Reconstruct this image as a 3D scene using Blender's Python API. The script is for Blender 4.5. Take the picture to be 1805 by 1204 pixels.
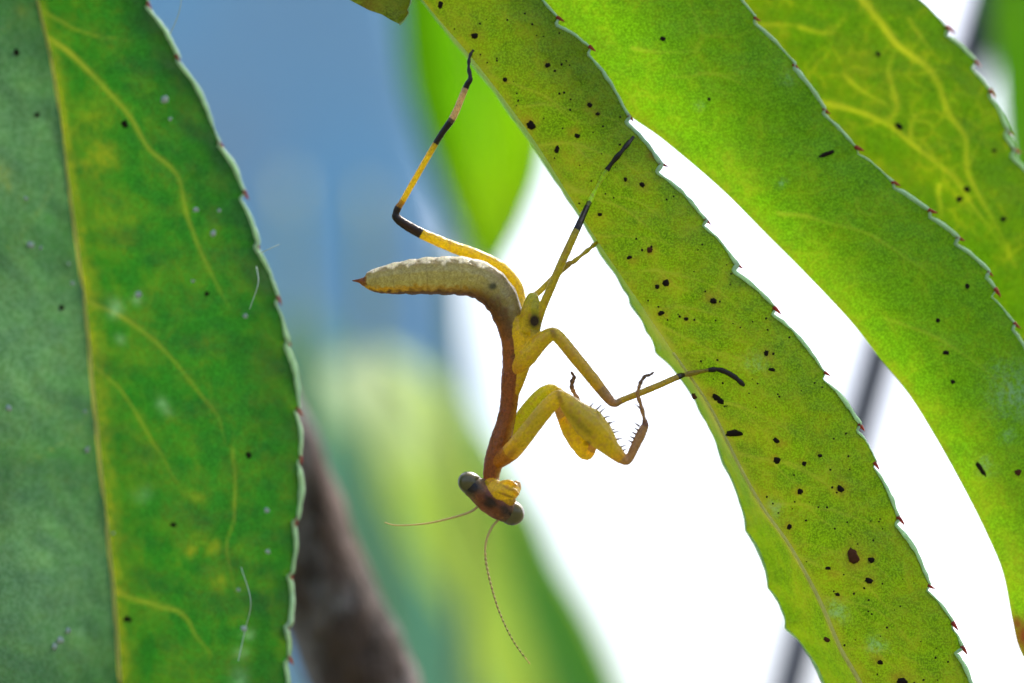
import bpy, bmesh, math, random
import numpy as np
from mathutils import Vector, Matrix, Quaternion, noise as mnoise

random.seed(7); rng = np.random.default_rng(7)
for o in list(bpy.data.objects): bpy.data.objects.remove(o)
sc = bpy.context.scene; C = sc.collection
R = math.radians

# ------------------------------------------------------------------ camera, sky, sun, exposure
PITCH = R(15); CAM = Vector((0, 0, 1.25)); FOC = 150.0; SENS = 36.0; FD = 300.0      # mm
cam = bpy.data.cameras.new('camera'); co = bpy.data.objects.new('camera', cam); C.objects.link(co)
co.location = CAM; co.rotation_euler = (R(90) + PITCH, 0, 0)
cam.lens = FOC; cam.sensor_width = SENS; cam.clip_start = 0.02; cam.clip_end = 5000
cam.dof.use_dof = True; cam.dof.focus_distance = FD / 1000; cam.dof.aperture_fstop = 12.0
sc.camera = co

SUN_EL = R(58); SUN_AZ = R(42)            # azimuth from +Y towards +X: above, to the right and behind the plant
w = bpy.data.worlds.new('World'); sc.world = w; w.use_nodes = True
nt = w.node_tree; bg = nt.nodes['Background']
sky = nt.nodes.new('ShaderNodeTexSky'); sky.sky_type = 'NISHITA'; sky.sun_disc = False
sky.sun_elevation = SUN_EL; sky.sun_rotation = SUN_AZ; sky.dust_density = 7.0; sky.air_density = 1.0; sky.ozone_density = 1.5
nt.links.new(sky.outputs[0], bg.inputs[0]); bg.inputs[1].default_value = 0.12
sl = bpy.data.lights.new('sun', 'SUN'); sl.energy = 0.9; sl.angle = R(12); sl.color = (1, 0.97, 0.92)
so = bpy.data.objects.new('sun', sl); C.objects.link(so)
sd = Vector((math.sin(SUN_AZ) * math.cos(SUN_EL), math.cos(SUN_AZ) * math.cos(SUN_EL), math.sin(SUN_EL)))
so.rotation_euler = sd.to_track_quat('Z', 'Y').to_euler(); so.location = (0, 3, 5)
vs = sc.view_settings; vs.view_transform = 'Standard'; vs.look = 'None'; vs.gamma = 1; vs.exposure = 2.0
vs.use_curve_mapping = False
sc.render.engine = 'CYCLES'
sc.cycles.max_bounces = 10; sc.cycles.transmission_bounces = 8; sc.cycles.diffuse_bounces = 5

# ------------------------------------------------------------------ helpers
FWD = np.array((0, math.cos(PITCH), math.sin(PITCH))); UP = np.array((0, -math.sin(PITCH), math.cos(PITCH)))
RIGHT = np.array((1.0, 0, 0)); CAMN = np.array(CAM)
K = SENS / FOC / 1805.0
PX = K * FD                      # mm per photo pixel at the focus distance
def at(px, py, d):
    """photo pixel + distance (mm) -> world point (m)"""
    px, py, d = np.asarray(px, float), np.asarray(py, float), np.asarray(d, float)
    X = (px - 902.5) * K * d; Y = -(py - 602.0) * K * d
    return CAMN + (X[..., None] * RIGHT + Y[..., None] * UP + d[..., None] * FWD) / 1000.0
ORI = {}
def link(o, parent=None, world=(0, 0, 0)):
    C.objects.link(o); world = np.array(world, float); ORI[o.as_pointer()] = world
    if parent is not None:
        o.parent = parent; o.location = world - ORI[parent.as_pointer()]
    else: o.location = world
    return o
def mesh_obj(name, V, F, mat, parent=None, smooth=True, attrs=None, origin=None):
    V = np.asarray(V, float); c = (V.min(0) + V.max(0)) / 2 if origin is None else np.array(origin, float)
    me = bpy.data.meshes.new(name); me.from_pydata((V - c).tolist(), [], [tuple(int(i) for i in f) for f in F])
    if smooth: me.polygons.foreach_set('use_smooth', [True] * len(me.polygons))
    for k, a in (attrs or {}).items():
        a = np.asarray(a, np.float32)
        if a.ndim == 1: at_ = me.attributes.new(k, 'FLOAT', 'POINT'); at_.data.foreach_set('value', a)
        else: at_ = me.attributes.new(k, 'FLOAT_COLOR', 'POINT'); at_.data.foreach_set('color', a.ravel())
    me.materials.append(mat); me.update()
    return link(bpy.data.objects.new(name, me), parent, c)
def empty(name, world):
    return link(bpy.data.objects.new(name, None), None, world)
def tag(o, label=None, cat=None, group=None, kind=None):
    for k, v in (('label', label), ('category', cat), ('group', group), ('kind', kind)):
        if v: o[k] = v
    return o
def resample(P, n):
    P = np.asarray(P, float); s = np.r_[0, np.cumsum(np.linalg.norm(np.diff(P, axis=0), axis=1))]
    t = np.linspace(0, s[-1], n)
    return np.stack([np.interp(t, s, P[:, i]) for i in range(P.shape[1])], 1)
def spline(P, m=12):
    """Catmull-Rom through the points"""
    P = np.asarray(P, float); Q = np.vstack([2 * P[0] - P[1], P, 2 * P[-1] - P[-2]]); out = []
    for i in range(1, len(Q) - 2):
        p0, p1, p2, p3 = Q[i-1], Q[i], Q[i+1], Q[i+2]
        for t in np.arange(m) / m:
            out.append(0.5 * (2*p1 + (p2-p0)*t + (2*p0-5*p1+4*p2-p3)*t*t + (3*p1-p0-3*p2+p3)*t**3))
    out.append(P[-1]); return np.array(out)
def tube(P, rad, n=10, flat=None):
    """closed tube round a 3-D path, rad per point"""
    P = np.asarray(P, float); rad = np.broadcast_to(np.asarray(rad, float), (len(P),))
    T = np.gradient(P, axis=0); T /= np.linalg.norm(T, axis=1)[:, None] + 1e-12
    V = []; F = []; nrm = None
    for i in range(len(P)):
        if nrm is None:
            a = np.array((0.0, 0, 1)) if abs(T[i][2]) < 0.9 else np.array((1.0, 0, 0))
            nrm = np.cross(T[i], a)
        nrm = nrm - T[i] * nrm.dot(T[i]); nrm /= np.linalg.norm(nrm); b = np.cross(T[i], nrm)
        for k in range(n):
            a = 2 * math.pi * k / n
            V.append(P[i] + rad[i] * (math.cos(a) * nrm + math.sin(a) * b))
    for i in range(len(P) - 1):
        for k in range(n):
            k2 = (k + 1) % n; F.append((i*n+k, i*n+k2, (i+1)*n+k2, (i+1)*n+k))
    V.append(P[0] - T[0] * rad[0] * .4); V.append(P[-1] + T[-1] * rad[-1] * .4); a, b = len(V) - 2, len(V) - 1
    for k in range(n):
        k2 = (k + 1) % n; F.append((a, k2, k)); F.append((b, (len(P)-1)*n+k, (len(P)-1)*n+k2))
    return np.array(V), F

# ------------------------------------------------------------------ materials
def newmat(name):
    m = bpy.data.materials.new(name); m.use_nodes = True; t = m.node_tree
    for n in list(t.nodes): t.nodes.remove(n)
    return m, t, t.nodes, t.links, t.nodes.new('ShaderNodeOutputMaterial')
def mixrgb(t, fac, a, b, mode='MIX'):
    n = t.nodes.new('ShaderNodeMix'); n.data_type = 'RGBA'; n.blend_type = mode
    for sock, v in ((0, fac), (6, a), (7, b)):
        if hasattr(v, 'is_linked'): t.links.new(v, n.inputs[sock])
        elif sock == 0: n.inputs[0].default_value = v
        else: n.inputs[sock].default_value = (*v, 1)
    return n.outputs[2]
def tex_noise(t, scale, detail=3, rough=.55, vec=None):
    n = t.nodes.new('ShaderNodeTexNoise'); n.inputs['Scale'].default_value = scale
    n.inputs['Detail'].default_value = detail; n.inputs['Roughness'].default_value = rough
    if vec: t.links.new(vec, n.inputs['Vector'])
    return n.outputs['Fac']
def ramp(t, fac, lo, hi, a=0.0, b=1.0):
    n = t.nodes.new('ShaderNodeMapRange'); n.inputs[1].default_value = lo; n.inputs[2].default_value = hi
    n.inputs[3].default_value = a; n.inputs[4].default_value = b; t.links.new(fac, n.inputs[0]); return n.outputs[0]
def attr(t, name, out='Fac'):
    n = t.nodes.new('ShaderNodeAttribute'); n.attribute_name = name; return n.outputs[out]
def mul(t, a, b):
    n = t.nodes.new('ShaderNodeMath'); n.operation = 'MULTIPLY'
    for i, v in enumerate((a, b)):
        if hasattr(v, 'is_linked'): t.links.new(v, n.inputs[i])
        else: n.inputs[i].default_value = v
    return n.outputs[0]

def leaf_material(name, dif, tra, veintra, yel=(.50, .46, .02), gloss=.16, split=.55, net_k=.30, pale_t=(.14, .30, .12), pale_d=(.27, .48, .27), bmin=.1, mott=.5, rough=.42):
    m, t, N, L, out = newmat(name)
    vec = N.new('ShaderNodeTexCoord').outputs['Object']
    big = ramp(t, tex_noise(t, 420, 4, .65, vec), .42, .62)
    med = ramp(t, tex_noise(t, 1100, 4, .62, vec), .36, .66)
    fine = ramp(t, tex_noise(t, 7500, 2, .7, vec), .42, .60)
    vo = N.new('ShaderNodeTexVoronoi'); vo.feature = 'DISTANCE_TO_EDGE'; vo.inputs['Scale'].default_value = 620
    nv_ = N.new('ShaderNodeTexNoise'); nv_.inputs['Scale'].default_value = 900; L.new(vec, nv_.inputs['Vector'])
    wa = N.new('ShaderNodeVectorMath'); wa.operation = 'MULTIPLY_ADD'; wa.inputs[1].default_value = (.0011,) * 3
    L.new(nv_.outputs['Color'], wa.inputs[0]); L.new(vec, wa.inputs[2])
    L.new(wa.outputs[0], vo.inputs['Vector']); net = mul(t, ramp(t, vo.outputs['Distance'], 0.01, .10, 1, 0), big)
    dark = tuple(c * k for c, k in zip(tra, (.55, .70, .55)))
    c = mixrgb(t, mul(t, med, mott), tra, dark)
    c = mixrgb(t, mul(t, big, mott * .9), c, tuple(a * .55 + b * .45 for a, b in zip(tra, yel)))
    c = mixrgb(t, mul(t, fine, .7), c, tuple(x * 2.0 for x in tra))
    c = mixrgb(t, mul(t, net, net_k), c, veintra)
    bk = ramp(t, tex_noise(t, 1700, 5, .7, vec), .36, .62, .25, 1.0); bk2 = ramp(t, tex_noise(t, 2600, 4, .7, vec), .42, .60, bmin, 1.0)
    c = mixrgb(t, mul(t, mul(t, attr(t, 'patch'), .95), bk), c, yel)
    c = mixrgb(t, attr(t, 'vein'), c, veintra)
    c = mixrgb(t, mul(t, attr(t, 'pale'), bk2), c, pale_t)
    c = mixrgb(t, attr(t, 'brown'), c, (.16, .035, .01))
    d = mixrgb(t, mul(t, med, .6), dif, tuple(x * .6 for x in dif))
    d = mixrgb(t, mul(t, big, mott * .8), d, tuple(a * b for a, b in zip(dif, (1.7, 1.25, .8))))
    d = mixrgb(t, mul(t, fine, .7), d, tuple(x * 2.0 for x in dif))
    d = mixrgb(t, mul(t, net, net_k), d, tuple(a * b for a, b in zip(dif, (3.0, 2.2, 1.5))))
    d = mixrgb(t, mul(t, attr(t, 'vein'), .85), d, tuple(a * b + .02 for a, b in zip(dif, (3.6, 2.2, 2.0))))
    d = mixrgb(t, mul(t, attr(t, 'pale'), bk2), d, pale_d)
    d = mixrgb(t, mul(t, mul(t, attr(t, 'patch'), .6), bk), d, (.20, .22, .03))
    d = mixrgb(t, attr(t, 'brown'), d, (.12, .03, .01))
    p = N.new('ShaderNodeBsdfPrincipled'); L.new(d, p.inputs['Base Color'])
    p.inputs['Roughness'].default_value = rough; p.inputs['Specular IOR Level'].default_value = gloss
    tr = N.new('ShaderNodeBsdfTranslucent'); L.new(c, tr.inputs['Color'])
    bp = N.new('ShaderNodeBump'); bp.inputs['Strength'].default_value = .35; bp.inputs['Distance'].default_value = .00015
    L.new(med, bp.inputs['Height']); L.new(bp.outputs[0], p.inputs['Normal'])
    ms = N.new('ShaderNodeMixShader'); ms.inputs[0].default_value = split
    L.new(p.outputs[0], ms.inputs[1]); L.new(tr.outputs[0], ms.inputs[2]); L.new(ms.outputs[0], out.inputs[0])
    return m
def simple(name, col, rough=.5, spec=.4, var=.35, scale=3000, trans=0.0, tcol=None, bump=0.0, coat=0.0):
    m, t, N, L, out = newmat(name)
    vec = N.new('ShaderNodeTexCoord').outputs['Object']; nz = ramp(t, tex_noise(t, scale, 4, .6, vec), .32, .68)
    c = mixrgb(t, mul(t, nz, var), col, tuple(x * .45 for x in col))
    p = N.new('ShaderNodeBsdfPrincipled'); L.new(c, p.inputs['Base Color']); p.inputs['Roughness'].default_value = rough
    p.inputs['Specular IOR Level'].default_value = spec; p.inputs['Coat Weight'].default_value = coat
    if bump:
        b = N.new('ShaderNodeBump'); b.inputs['Strength'].default_value = bump; b.inputs['Distance'].default_value = .3 / scale
        L.new(nz, b.inputs['Height']); L.new(b.outputs[0], p.inputs['Normal'])
    if trans:
        tr = N.new('ShaderNodeBsdfTranslucent'); tr.inputs['Color'].default_value = (*(tcol or col), 1)
        ms = N.new('ShaderNodeMixShader'); ms.inputs[0].default_value = trans
        L.new(p.outputs[0], ms.inputs[1]); L.new(tr.outputs[0], ms.inputs[2]); L.new(ms.outputs[0], out.inputs[0])
    else: L.new(p.outputs[0], out.inputs[0])
    return m

M_A = leaf_material('speckled_leaf', (.084, .150, .004), (.088, .18, .001), (.22, .25, .015), yel=(.24, .21, .005), mott=.9, split=.32)
M_B = leaf_material('bright_leaf', (.090, .225, .005), (.115, .29, .002), (.36, .44, .015), yel=(.26, .25, .006), split=.36, mott=.7)
M_C = leaf_material('veined_leaf', (.072, .145, .003), (.052, .14, .001), (.40, .44, .01), yel=(.18, .19, .003), mott=.7, split=.40)
M_D = leaf_material('ragged_leaf', (.06, .08, .006), (.13, .18, .005), (.3, .3, .02))
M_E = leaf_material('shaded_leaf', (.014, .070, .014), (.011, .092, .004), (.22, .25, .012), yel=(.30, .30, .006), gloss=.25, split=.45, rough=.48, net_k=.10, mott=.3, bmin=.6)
M_F = leaf_material('lime_leaf', (.015, .06, .002), (.055, .20, .001), (.3, .5, .01), mott=.25, yel=(.21, .36, .002))
M_G = leaf_material('pale_leaf', (.10, .16, .035), (.15, .235, .03), (.2, .25, .06), mott=.2, pale_t=(.42, .52, .36), pale_d=(.55, .68, .50), bmin=1.0)
M_J = leaf_material('blue_green_leaf', (.08, .23, .14), (.06, .19, .11), (.2, .3, .15), mott=.2)
M_K = leaf_material('fold_shade_green', (.10, .27, .06), (.085, .28, .04), (.2, .35, .08), mott=.2)
M_RIM = simple('leaf_rim', (.50, .76, .50), .35, .5, .5, 1800, .45, (.55, .75, .45))
M_MID = simple('midrib', (.62, .62, .22), .5, .2, .3, 2500, .5, (.9, .9, .3))
M_TOOTH = simple('tooth', (.34, .06, .035), .5, .3, .4, 4000, .45, (.5, .08, .05))
M_PET = simple('petiole', (.16, .22, .05), .5, .3, .3, 1500)
M_SPECK = simple('speck', (.018, .012, .008), .8, .1, .5, 6000, bump=.5)
M_SPECKB = simple('brown_speck', (.09, .035, .015), .8, .1, .5, 6000, bump=.5)
M_DUST = simple('dust', (.50, .62, .58), .9, .1, .3, 6000, .3, (.5, .6, .5))
M_TWIG = simple('grey_twig', (.10, .11, .16), .8, .2, .6, 500, bump=.6)

# ------------------------------------------------------------------ setting: ground
m, t, N, L, out = newmat('soil')
vec = N.new('ShaderNodeTexCoord').outputs['Object']
c = mixrgb(t, ramp(t, tex_noise(t, 1.4, 6, .6, vec), .4, .6), (.09, .065, .04), (.06, .10, .03))
c = mixrgb(t, mul(t, tex_noise(t, 40, 4, .7, vec), .6), c, (.14, .12, .08))
p = N.new('ShaderNodeBsdfPrincipled'); L.new(c, p.inputs['Base Color']); p.inputs['Roughness'].default_value = .95
L.new(p.outputs[0], out.inputs[0])
gV = []; gF = []; n = 40
xs = np.sign(np.linspace(-1, 1, n+1)) * np.abs(np.linspace(-1, 1, n+1)) ** 3 * 2000
for y in xs:
    for x in xs:
        r = math.hypot(x, y - .4)
        gV.append((x, y, 0 if r < 1.2 else .05 * mnoise.noise((x * .3, y * .3, 2)) * min(1, (r - 1.2))))
for j in range(n):
    for i in range(n): gF.append((j*(n+1)+i, j*(n+1)+i+1, (j+1)*(n+1)+i+1, (j+1)*(n+1)+i))
tag(mesh_obj('ground', gV, gF, m, origin=(0, 0, 0)), kind='structure')

# ------------------------------------------------------------------ blue-grey timber post behind the shrub
m, t, N, L, out = newmat('blue_grey_paint')
tc = N.new('ShaderNodeTexCoord').outputs['Object']; mp = N.new('ShaderNodeMapping'); mp.inputs['Scale'].default_value = (1, 1, .06)
L.new(tc, mp.inputs[0]); g1 = ramp(t, tex_noise(t, 90, 5, .6, mp.outputs[0]), .35, .65); g2 = ramp(t, tex_noise(t, 24, 4, .55, tc), .38, .62)
c = mixrgb(t, mul(t, g1, .45), (.185, .44, .68), (.145, .34, .54)); c = mixrgb(t, mul(t, g2, .85), c, (.24, .37, .50))
p = N.new('ShaderNodeBsdfPrincipled'); L.new(c, p.inputs['Base Color']); p.inputs['Roughness'].default_value = .7
bp = N.new('ShaderNodeBump'); bp.inputs['Strength'].default_value = .5; bp.inputs['Distance'].default_value = .001
L.new(g1, bp.inputs['Height']); L.new(bp.outputs[0], p.inputs['Normal']); L.new(p.outputs[0], out.inputs[0])
def post():
    DP = 650.0; e1 = at(812, 350, DP); e2 = at(866, 690, DP); w_ = .095
    ax = e1 - e2; lean = math.atan2(ax[0], ax[2]); ymid = e1[1] + w_ / 2
    edge_x = lambda z: e2[0] + (z - e2[2]) * math.tan(lean)
    bm = bmesh.new(); bmesh.ops.create_cube(bm, size=1)
    for v in bm.verts:
        z = (v.co.z + .5) * 2.55 - .05
        v.co = Vector((edge_x(z) - w_/2 + v.co.x * w_, ymid + v.co.y * w_, z))
    bmesh.ops.bevel(bm, geom=list(bm.edges), offset=.006, segments=3, affect='EDGES', profile=.6)
    base = np.array((edge_x(0) - w_/2, ymid, 0)); root = empty('timber_post', base)
    V = [tuple(v.co) for v in bm.verts]; F = [[v.index for v in f.verts] for f in bm.faces]
    bm.verts.ensure_lookup_table(); mesh_obj('shaft', V, F, m, root, smooth=False)
    # weathered cap board
    bm2 = bmesh.new(); bmesh.ops.create_cube(bm2, size=1); zt = 2.5
    for v in bm2.verts:
        k = 1.28 if v.co.z < 0 else .9
        v.co = Vector((edge_x(zt) - w_/2 + v.co.x * w_ * k, ymid + v.co.y * w_ * k, zt + .015 + v.co.z * .03))
    bmesh.ops.bevel(bm2, geom=list(bm2.edges), offset=.004, segments=2, affect='EDGES')
    mesh_obj('cap', [tuple(v.co) for v in bm2.verts], [[v.index for v in f.verts] for f in bm2.faces], m, root, smooth=False)
    tag(root, 'blue-grey painted timber post standing blurred behind the leaves', 'post')
post()

# ------------------------------------------------------------------ the shrub
stem_px = [(-330, -980, 352), (-210, -640, 350), (-60, -280, 348), (110, 60, 340), (275, 380, 337), (440, 712, 336),
           (546, 976, 336), (664, 1256, 336), (750, 1500, 340), (800, 1800, 355)]
P = np.array([at(*q) for q in stem_px]); dn = P[-1]
P = np.vstack([P, dn + (.012, .006, -.12), dn + (.016, .010, -.35), (dn[0] + .012, dn[1] + .012, .25), (dn[0] + .005, dn[1] + .012, -.03)])
SB = np.array((P[-1][0], P[-1][1], 0.0)); shrub = empty('leafy_shrub', SB)
tag(shrub, 'green shrub with long hanging leaves edged with small red-brown teeth', 'shrub')

m, t, N, L, out = newmat('bark')
vec = N.new('ShaderNodeTexCoord').outputs['Object']
mp = N.new('ShaderNodeMapping'); mp.inputs['Scale'].default_value = (1, 1, .45); L.new(vec, mp.inputs[0])
n1 = ramp(t, tex_noise(t, 330, 5, .65, mp.outputs[0]), .38, .62); n2 = ramp(t, tex_noise(t, 210, 5, .65, mp.outputs[0]), .52, .64)
c = mixrgb(t, n1, (.018, .009, .006), (.070, .040, .028)); c = mixrgb(t, mul(t, n2, .7), c, (.27, .25, .26))
p = N.new('ShaderNodeBsdfPrincipled'); L.new(c, p.inputs['Base Color']); p.inputs['Roughness'].default_value = .8
bp = N.new('ShaderNodeBump'); bp.inputs['Strength'].default_value = .8; bp.inputs['Distance'].default_value = .0012
L.new(n1, bp.inputs['Height']); L.new(bp.outputs[0], p.inputs['Normal']); L.new(p.outputs[0], out.inputs[0])
M_BARK = m
S = resample(spline(P, 14), 520); rr = np.interp(np.linspace(0, 1, len(S)), [0, .12, .3, .6, 1], [.0030, .0048, .0060, .0070, .0105])
V, F = tube(S, rr, 28)
for i in range(len(V) - 2):
    ctr = S[i // 28]; dv = V[i] - ctr
    V[i] = ctr + dv * (1 + .15 * mnoise.noise(Vector(V[i] * 160)) + .13 * mnoise.noise(Vector(V[i] * 480)) + .07 * mnoise.noise(Vector(V[i] * 1300)))
tag(mesh_obj('stem', V, F, M_BARK, shrub), label='thick dark brown woody stem with grey bark patches')
BR = spline([at(-210, -640, 350), at(60, -720, 345), at(420, -760, 335), at(800, -790, 330), at(1150, -860, 330), at(1500, -980, 335)], 14)
V, F = tube(BR, np.linspace(.0032, .0012, len(BR)), 14); mesh_obj('branch', V, F, M_BARK, shrub)
TW = spline([at(900, 1800, 430), at(1300, 1520, 426), at(1395, 1190, 424), at(1545, 640, 420), at(1728, 40, 416), at(1860, -420, 414), at(1900, -800, 410)], 14)
TW = np.vstack([[P[-3] + (0.0, 0, .02)], [P[-3] * .5 + TW[0] * .5 + (0, 0, -.01)], TW]); TW = resample(TW, 160)
V, F = tube(TW, np.linspace(.0029, .0023, len(TW)), 12)
tag(mesh_obj('twig', V, F, M_TWIG, shrub), label='thin grey twig blurred behind the leaves')

def polydist(px, py, line):
    """distance to a polyline and how far along it (0..1)"""
    line = np.asarray(line, float); best = np.full(px.shape, 1e9); frac = np.zeros(px.shape)
    seg = np.r_[0, np.cumsum(np.linalg.norm(np.diff(line, axis=0), axis=1))]; seg /= seg[-1]
    for k, (a, b) in enumerate(zip(line[:-1], line[1:])):
        ab = b - a; tt = np.clip(((px - a[0]) * ab[0] + (py - a[1]) * ab[1]) / (ab @ ab + 1e-9), 0, 1)
        q = np.hypot(px - a[0] - tt * ab[0], py - a[1] - tt * ab[1]); m_ = q < best
        frac = np.where(m_, seg[k] + tt * (seg[k+1] - seg[k]), frac); best = np.minimum(best, q)
    return best, frac
def toothed(tips, side=1, notch=15, bulge=.07, fwd=5):
    """margin polyline in pixels that swells between the teeth and breaks back behind every tip"""
    tips = np.asarray(tips, float); out = []; info = []
    for i in range(len(tips)):
        d = tips[min(i+1, len(tips)-1)] - tips[max(i-1, 0)]; d /= np.linalg.norm(d)
        inn = np.array((-d[1], d[0])) * side                     # towards the blade
        info.append((tips[i], d, inn))
    for i in range(len(tips) - 1):
        a, d, inn = info[i]; nt_ = notch * (.6 + .8 * random.random()); a2 = a + inn * nt_ + d * fwd; b = tips[i+1]; inn2 = info[i+1][2]
        seg = b - a2; L_ = np.linalg.norm(seg); nn = -(inn + inn2) / 2; bu = L_ * bulge * (.7 + .6 * random.random())
        out.append(a)
        for s in np.linspace(0, 1, 14)[:-1]:
            q = a2 + seg * s + nn * bu * math.sin(math.pi * min(1, s * 1.05)) * (1 - .55 * s)
            out.append(q + np.array((random.uniform(-.7, .7), random.uniform(-.7, .7))))
    out.append(tips[-1]); return np.array(out), info
# a shared tooth: a bent little cone, 24 triangles
def make_tooth_mesh():
    V, F = tube([(0, 0, -.00016), (0.00002, 0, .0001), (.00006, 0, .00036), (.00013, 0, .00055)], [.00017, .00014, .00008, .00002], 6)
    me = bpy.data.meshes.new('tooth'); me.from_pydata(V.tolist(), [], F); me.polygons.foreach_set('use_smooth', [True]*len(me.polygons))
    me.materials.append(M_TOOTH); return me
TOOTH = make_tooth_mesh()
def lump_mesh(name, mat):
    bm = bmesh.new(); bmesh.ops.create_icosphere(bm, subdivisions=2, radius=1)
    for v in bm.verts: v.co *= 1 + .7 * mnoise.noise(v.co * 1.9 + Vector((3, 1, 5))) + .35 * mnoise.noise(v.co * 4.3); v.co.z *= .5
    me = bpy.data.meshes.new(name); bm.to_mesh(me); me.polygons.foreach_set('use_smooth', [True]*len(me.polygons)); me.materials.append(mat); return me
SPK = lump_mesh('speck', M_SPECK); SPKB = lump_mesh('speck_brown', M_SPECKB)
CAMQ = co.rotation_euler.to_quaternion()

class Leaf: pass
def leaf(name, label, mat, L, Rr, depth, nu=330, nv=70, veins=(), patches=(), pales=(), browns=(), edgeL=0.0, edgeR=0.0,
         rim=None, teeth=None, rimr=.00012, wav=.25, base=None, vw=4.0, seed=0, mid=None, relief=.05, par=None):
    """blade between two pixel margins; depth(u, v, px, py) in mm; u base->tip, v margin L->R"""
    A = resample(L, nu); B = resample(Rr, nu)
    def smo(E):
        k = np.hanning(41); k /= k.sum(); Ep = np.vstack([np.repeat(E[:1], 20, 0), E, np.repeat(E[-1:], 20, 0)])
        return np.stack([np.convolve(Ep[:, i], k, 'valid') for i in range(2)], 1)
    Bs = smo(B) if teeth else B; v = np.linspace(0, 1, nv); u = np.linspace(0, 1, nu)
    px, py = (A[:, None, i] * (1 - v) + Bs[:, None, i] * v + (B - Bs)[:, None, i] * v ** 14 for i in (0, 1))
    U, Vv = np.meshgrid(u, v, indexing='ij'); d = depth(U, Vv, px, py)
    wv = np.array([mnoise.noise((a / 95., b / 95., seed)) + .5 * mnoise.noise((a / 38., b / 38., seed + 9)) for a, b in zip(px.ravel(), py.ravel())]).reshape(px.shape)
    d = d + wav * wv
    vein = np.zeros_like(px)
    for vl in veins:
        wd = vl[0]; pd, fr = polydist(px + 9*wv, py + 9*wv, spline(vl[1:], 5)); q = np.exp(-(pd / (vw * wd * (1.15 - .6 * fr))) ** 2) * (1 - (.75 if wd < 1.5 else .2) * fr ** 2); vein = np.maximum(vein, q * min(1, .34 + .46 * wd) * np.clip(.75 + .5 * wv, .3, 1))
    def spots(lst):
        s = np.zeros_like(px)
        for (x, y, r, k) in lst: s = np.maximum(s, k * np.exp(-((px + 14*wv - x) ** 2 + (py + 14*wv - y) ** 2) / r ** 2))
        return s
    patch = spots(patches); pale = spots(pales); brown = spots(browns)
    if edgeL: patch = np.maximum(patch, .8 * np.exp(-(Vv / edgeL) ** 2) * (.75 + .35 * wv))
    if edgeR: patch = np.maximum(patch, .8 * np.exp(-((1 - Vv) / edgeR) ** 2) * (.75 + .35 * wv))
    d = d - relief * vein
    W = at(px, py, d); idx = np.arange(nu * nv).reshape(nu, nv)
    F = np.stack([idx[:-1, :-1], idx[1:, :-1], idx[1:, 1:], idx[:-1, 1:]], -1).reshape(-1, 4)
    lf = Leaf(); lf.px, lf.py, lf.d, lf.W = px, py, d, W
    o = mesh_obj(name, W.reshape(-1, 3), F, mat, par or shrub, attrs={'vein': vein.ravel(), 'patch': np.clip(patch, 0, 1).ravel(), 'pale': np.clip(pale, 0, 1).ravel(), 'brown': np.clip(brown, 0, 1).ravel()})
    if label: o['label'] = label
    if par is not None: o = par
    lf.o = o; lf.mat = mat
    for side in (rim or ''):
        row = W[:, -1] if side == 'R' else W[:, 0]
        k = np.array([min(1.6, max(.3, .9 + 1.1 * mnoise.noise(Vector(q * 330)) + .5 * mnoise.noise(Vector(q * 1300)))) for q in row])
        Vt, Ft = tube(row, rimr * k, 6); mesh_obj('margin', Vt, Ft, M_RIM, o)
    for q, dd, inn in (teeth or ()):
        w0 = np.array(surf(lf, *(q + inn * 2))[0]); w1 = np.array(surf(lf, *(q - dd * 18 + inn * 8))[0])
        tt = bpy.data.objects.new('tooth', TOOTH); link(tt, o, w0)
        dirw = dd[0] * RIGHT - dd[1] * UP - (inn[0] * RIGHT - inn[1] * UP) * random.uniform(.0, .5)
        qd = Vector(dirw).to_track_quat('Z', 'Y'); tt.rotation_mode = 'QUATERNION'
        tt.rotation_quaternion = qd @ Quaternion((0, 0, 1), random.uniform(0, 6.28)); s = random.uniform(.75, 1.15); tt.scale = (s, s, s)
    if mid:
        pts, r0, r1 = mid; mp_ = resample(spline(pts, 8), 120); dm = np.array([surf(lf, a, b)[1] for a, b in mp_])
        Vt, Ft = tube(at(mp_[:, 0], mp_[:, 1], dm + .02), np.linspace(r0, r1, 120), 8); mesh_obj('midrib', Vt, Ft, M_MID, o)
    if base is not None:
        q0 = W[0].mean(0); dirn = W[0].mean(0) - W[6].mean(0); dirn /= np.linalg.norm(dirn)
        pp = spline([W[5].mean(0), q0, q0 + dirn * .006, np.array(base) * .8 + q0 * .2, base], 8)
        Vt, Ft = tube(pp, np.linspace(.0007, .0011, len(pp)), 8); mesh_obj('petiole', Vt, Ft, M_PET, o)
    return lf
def surf(lf, x, y):
    i = np.argmin((lf.px - x) ** 2 + (lf.py - y) ** 2); return lf.W.reshape(-1, 3)[i], lf.d.ravel()[i]
def specks(lf, lst):
    for (x, y, rx, ry, ang, br) in lst:
        w0, d = surf(lf, x, y); o = bpy.data.objects.new('speck', SPKB if br else SPK)
        link(o, lf.o, at(x, y, d - .03)); o.rotation_mode = 'QUATERNION'
        o.rotation_quaternion = CAMQ @ Quaternion((0, 0, 1), -R(ang) + (random.choice((0, math.pi)) if rx > 1.3 * ry or ry > 1.3 * rx else random.uniform(0, 6.28))); o.scale = (rx * PX / 1000, ry * PX / 1000, min(rx, ry) * PX / 1000)
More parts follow.
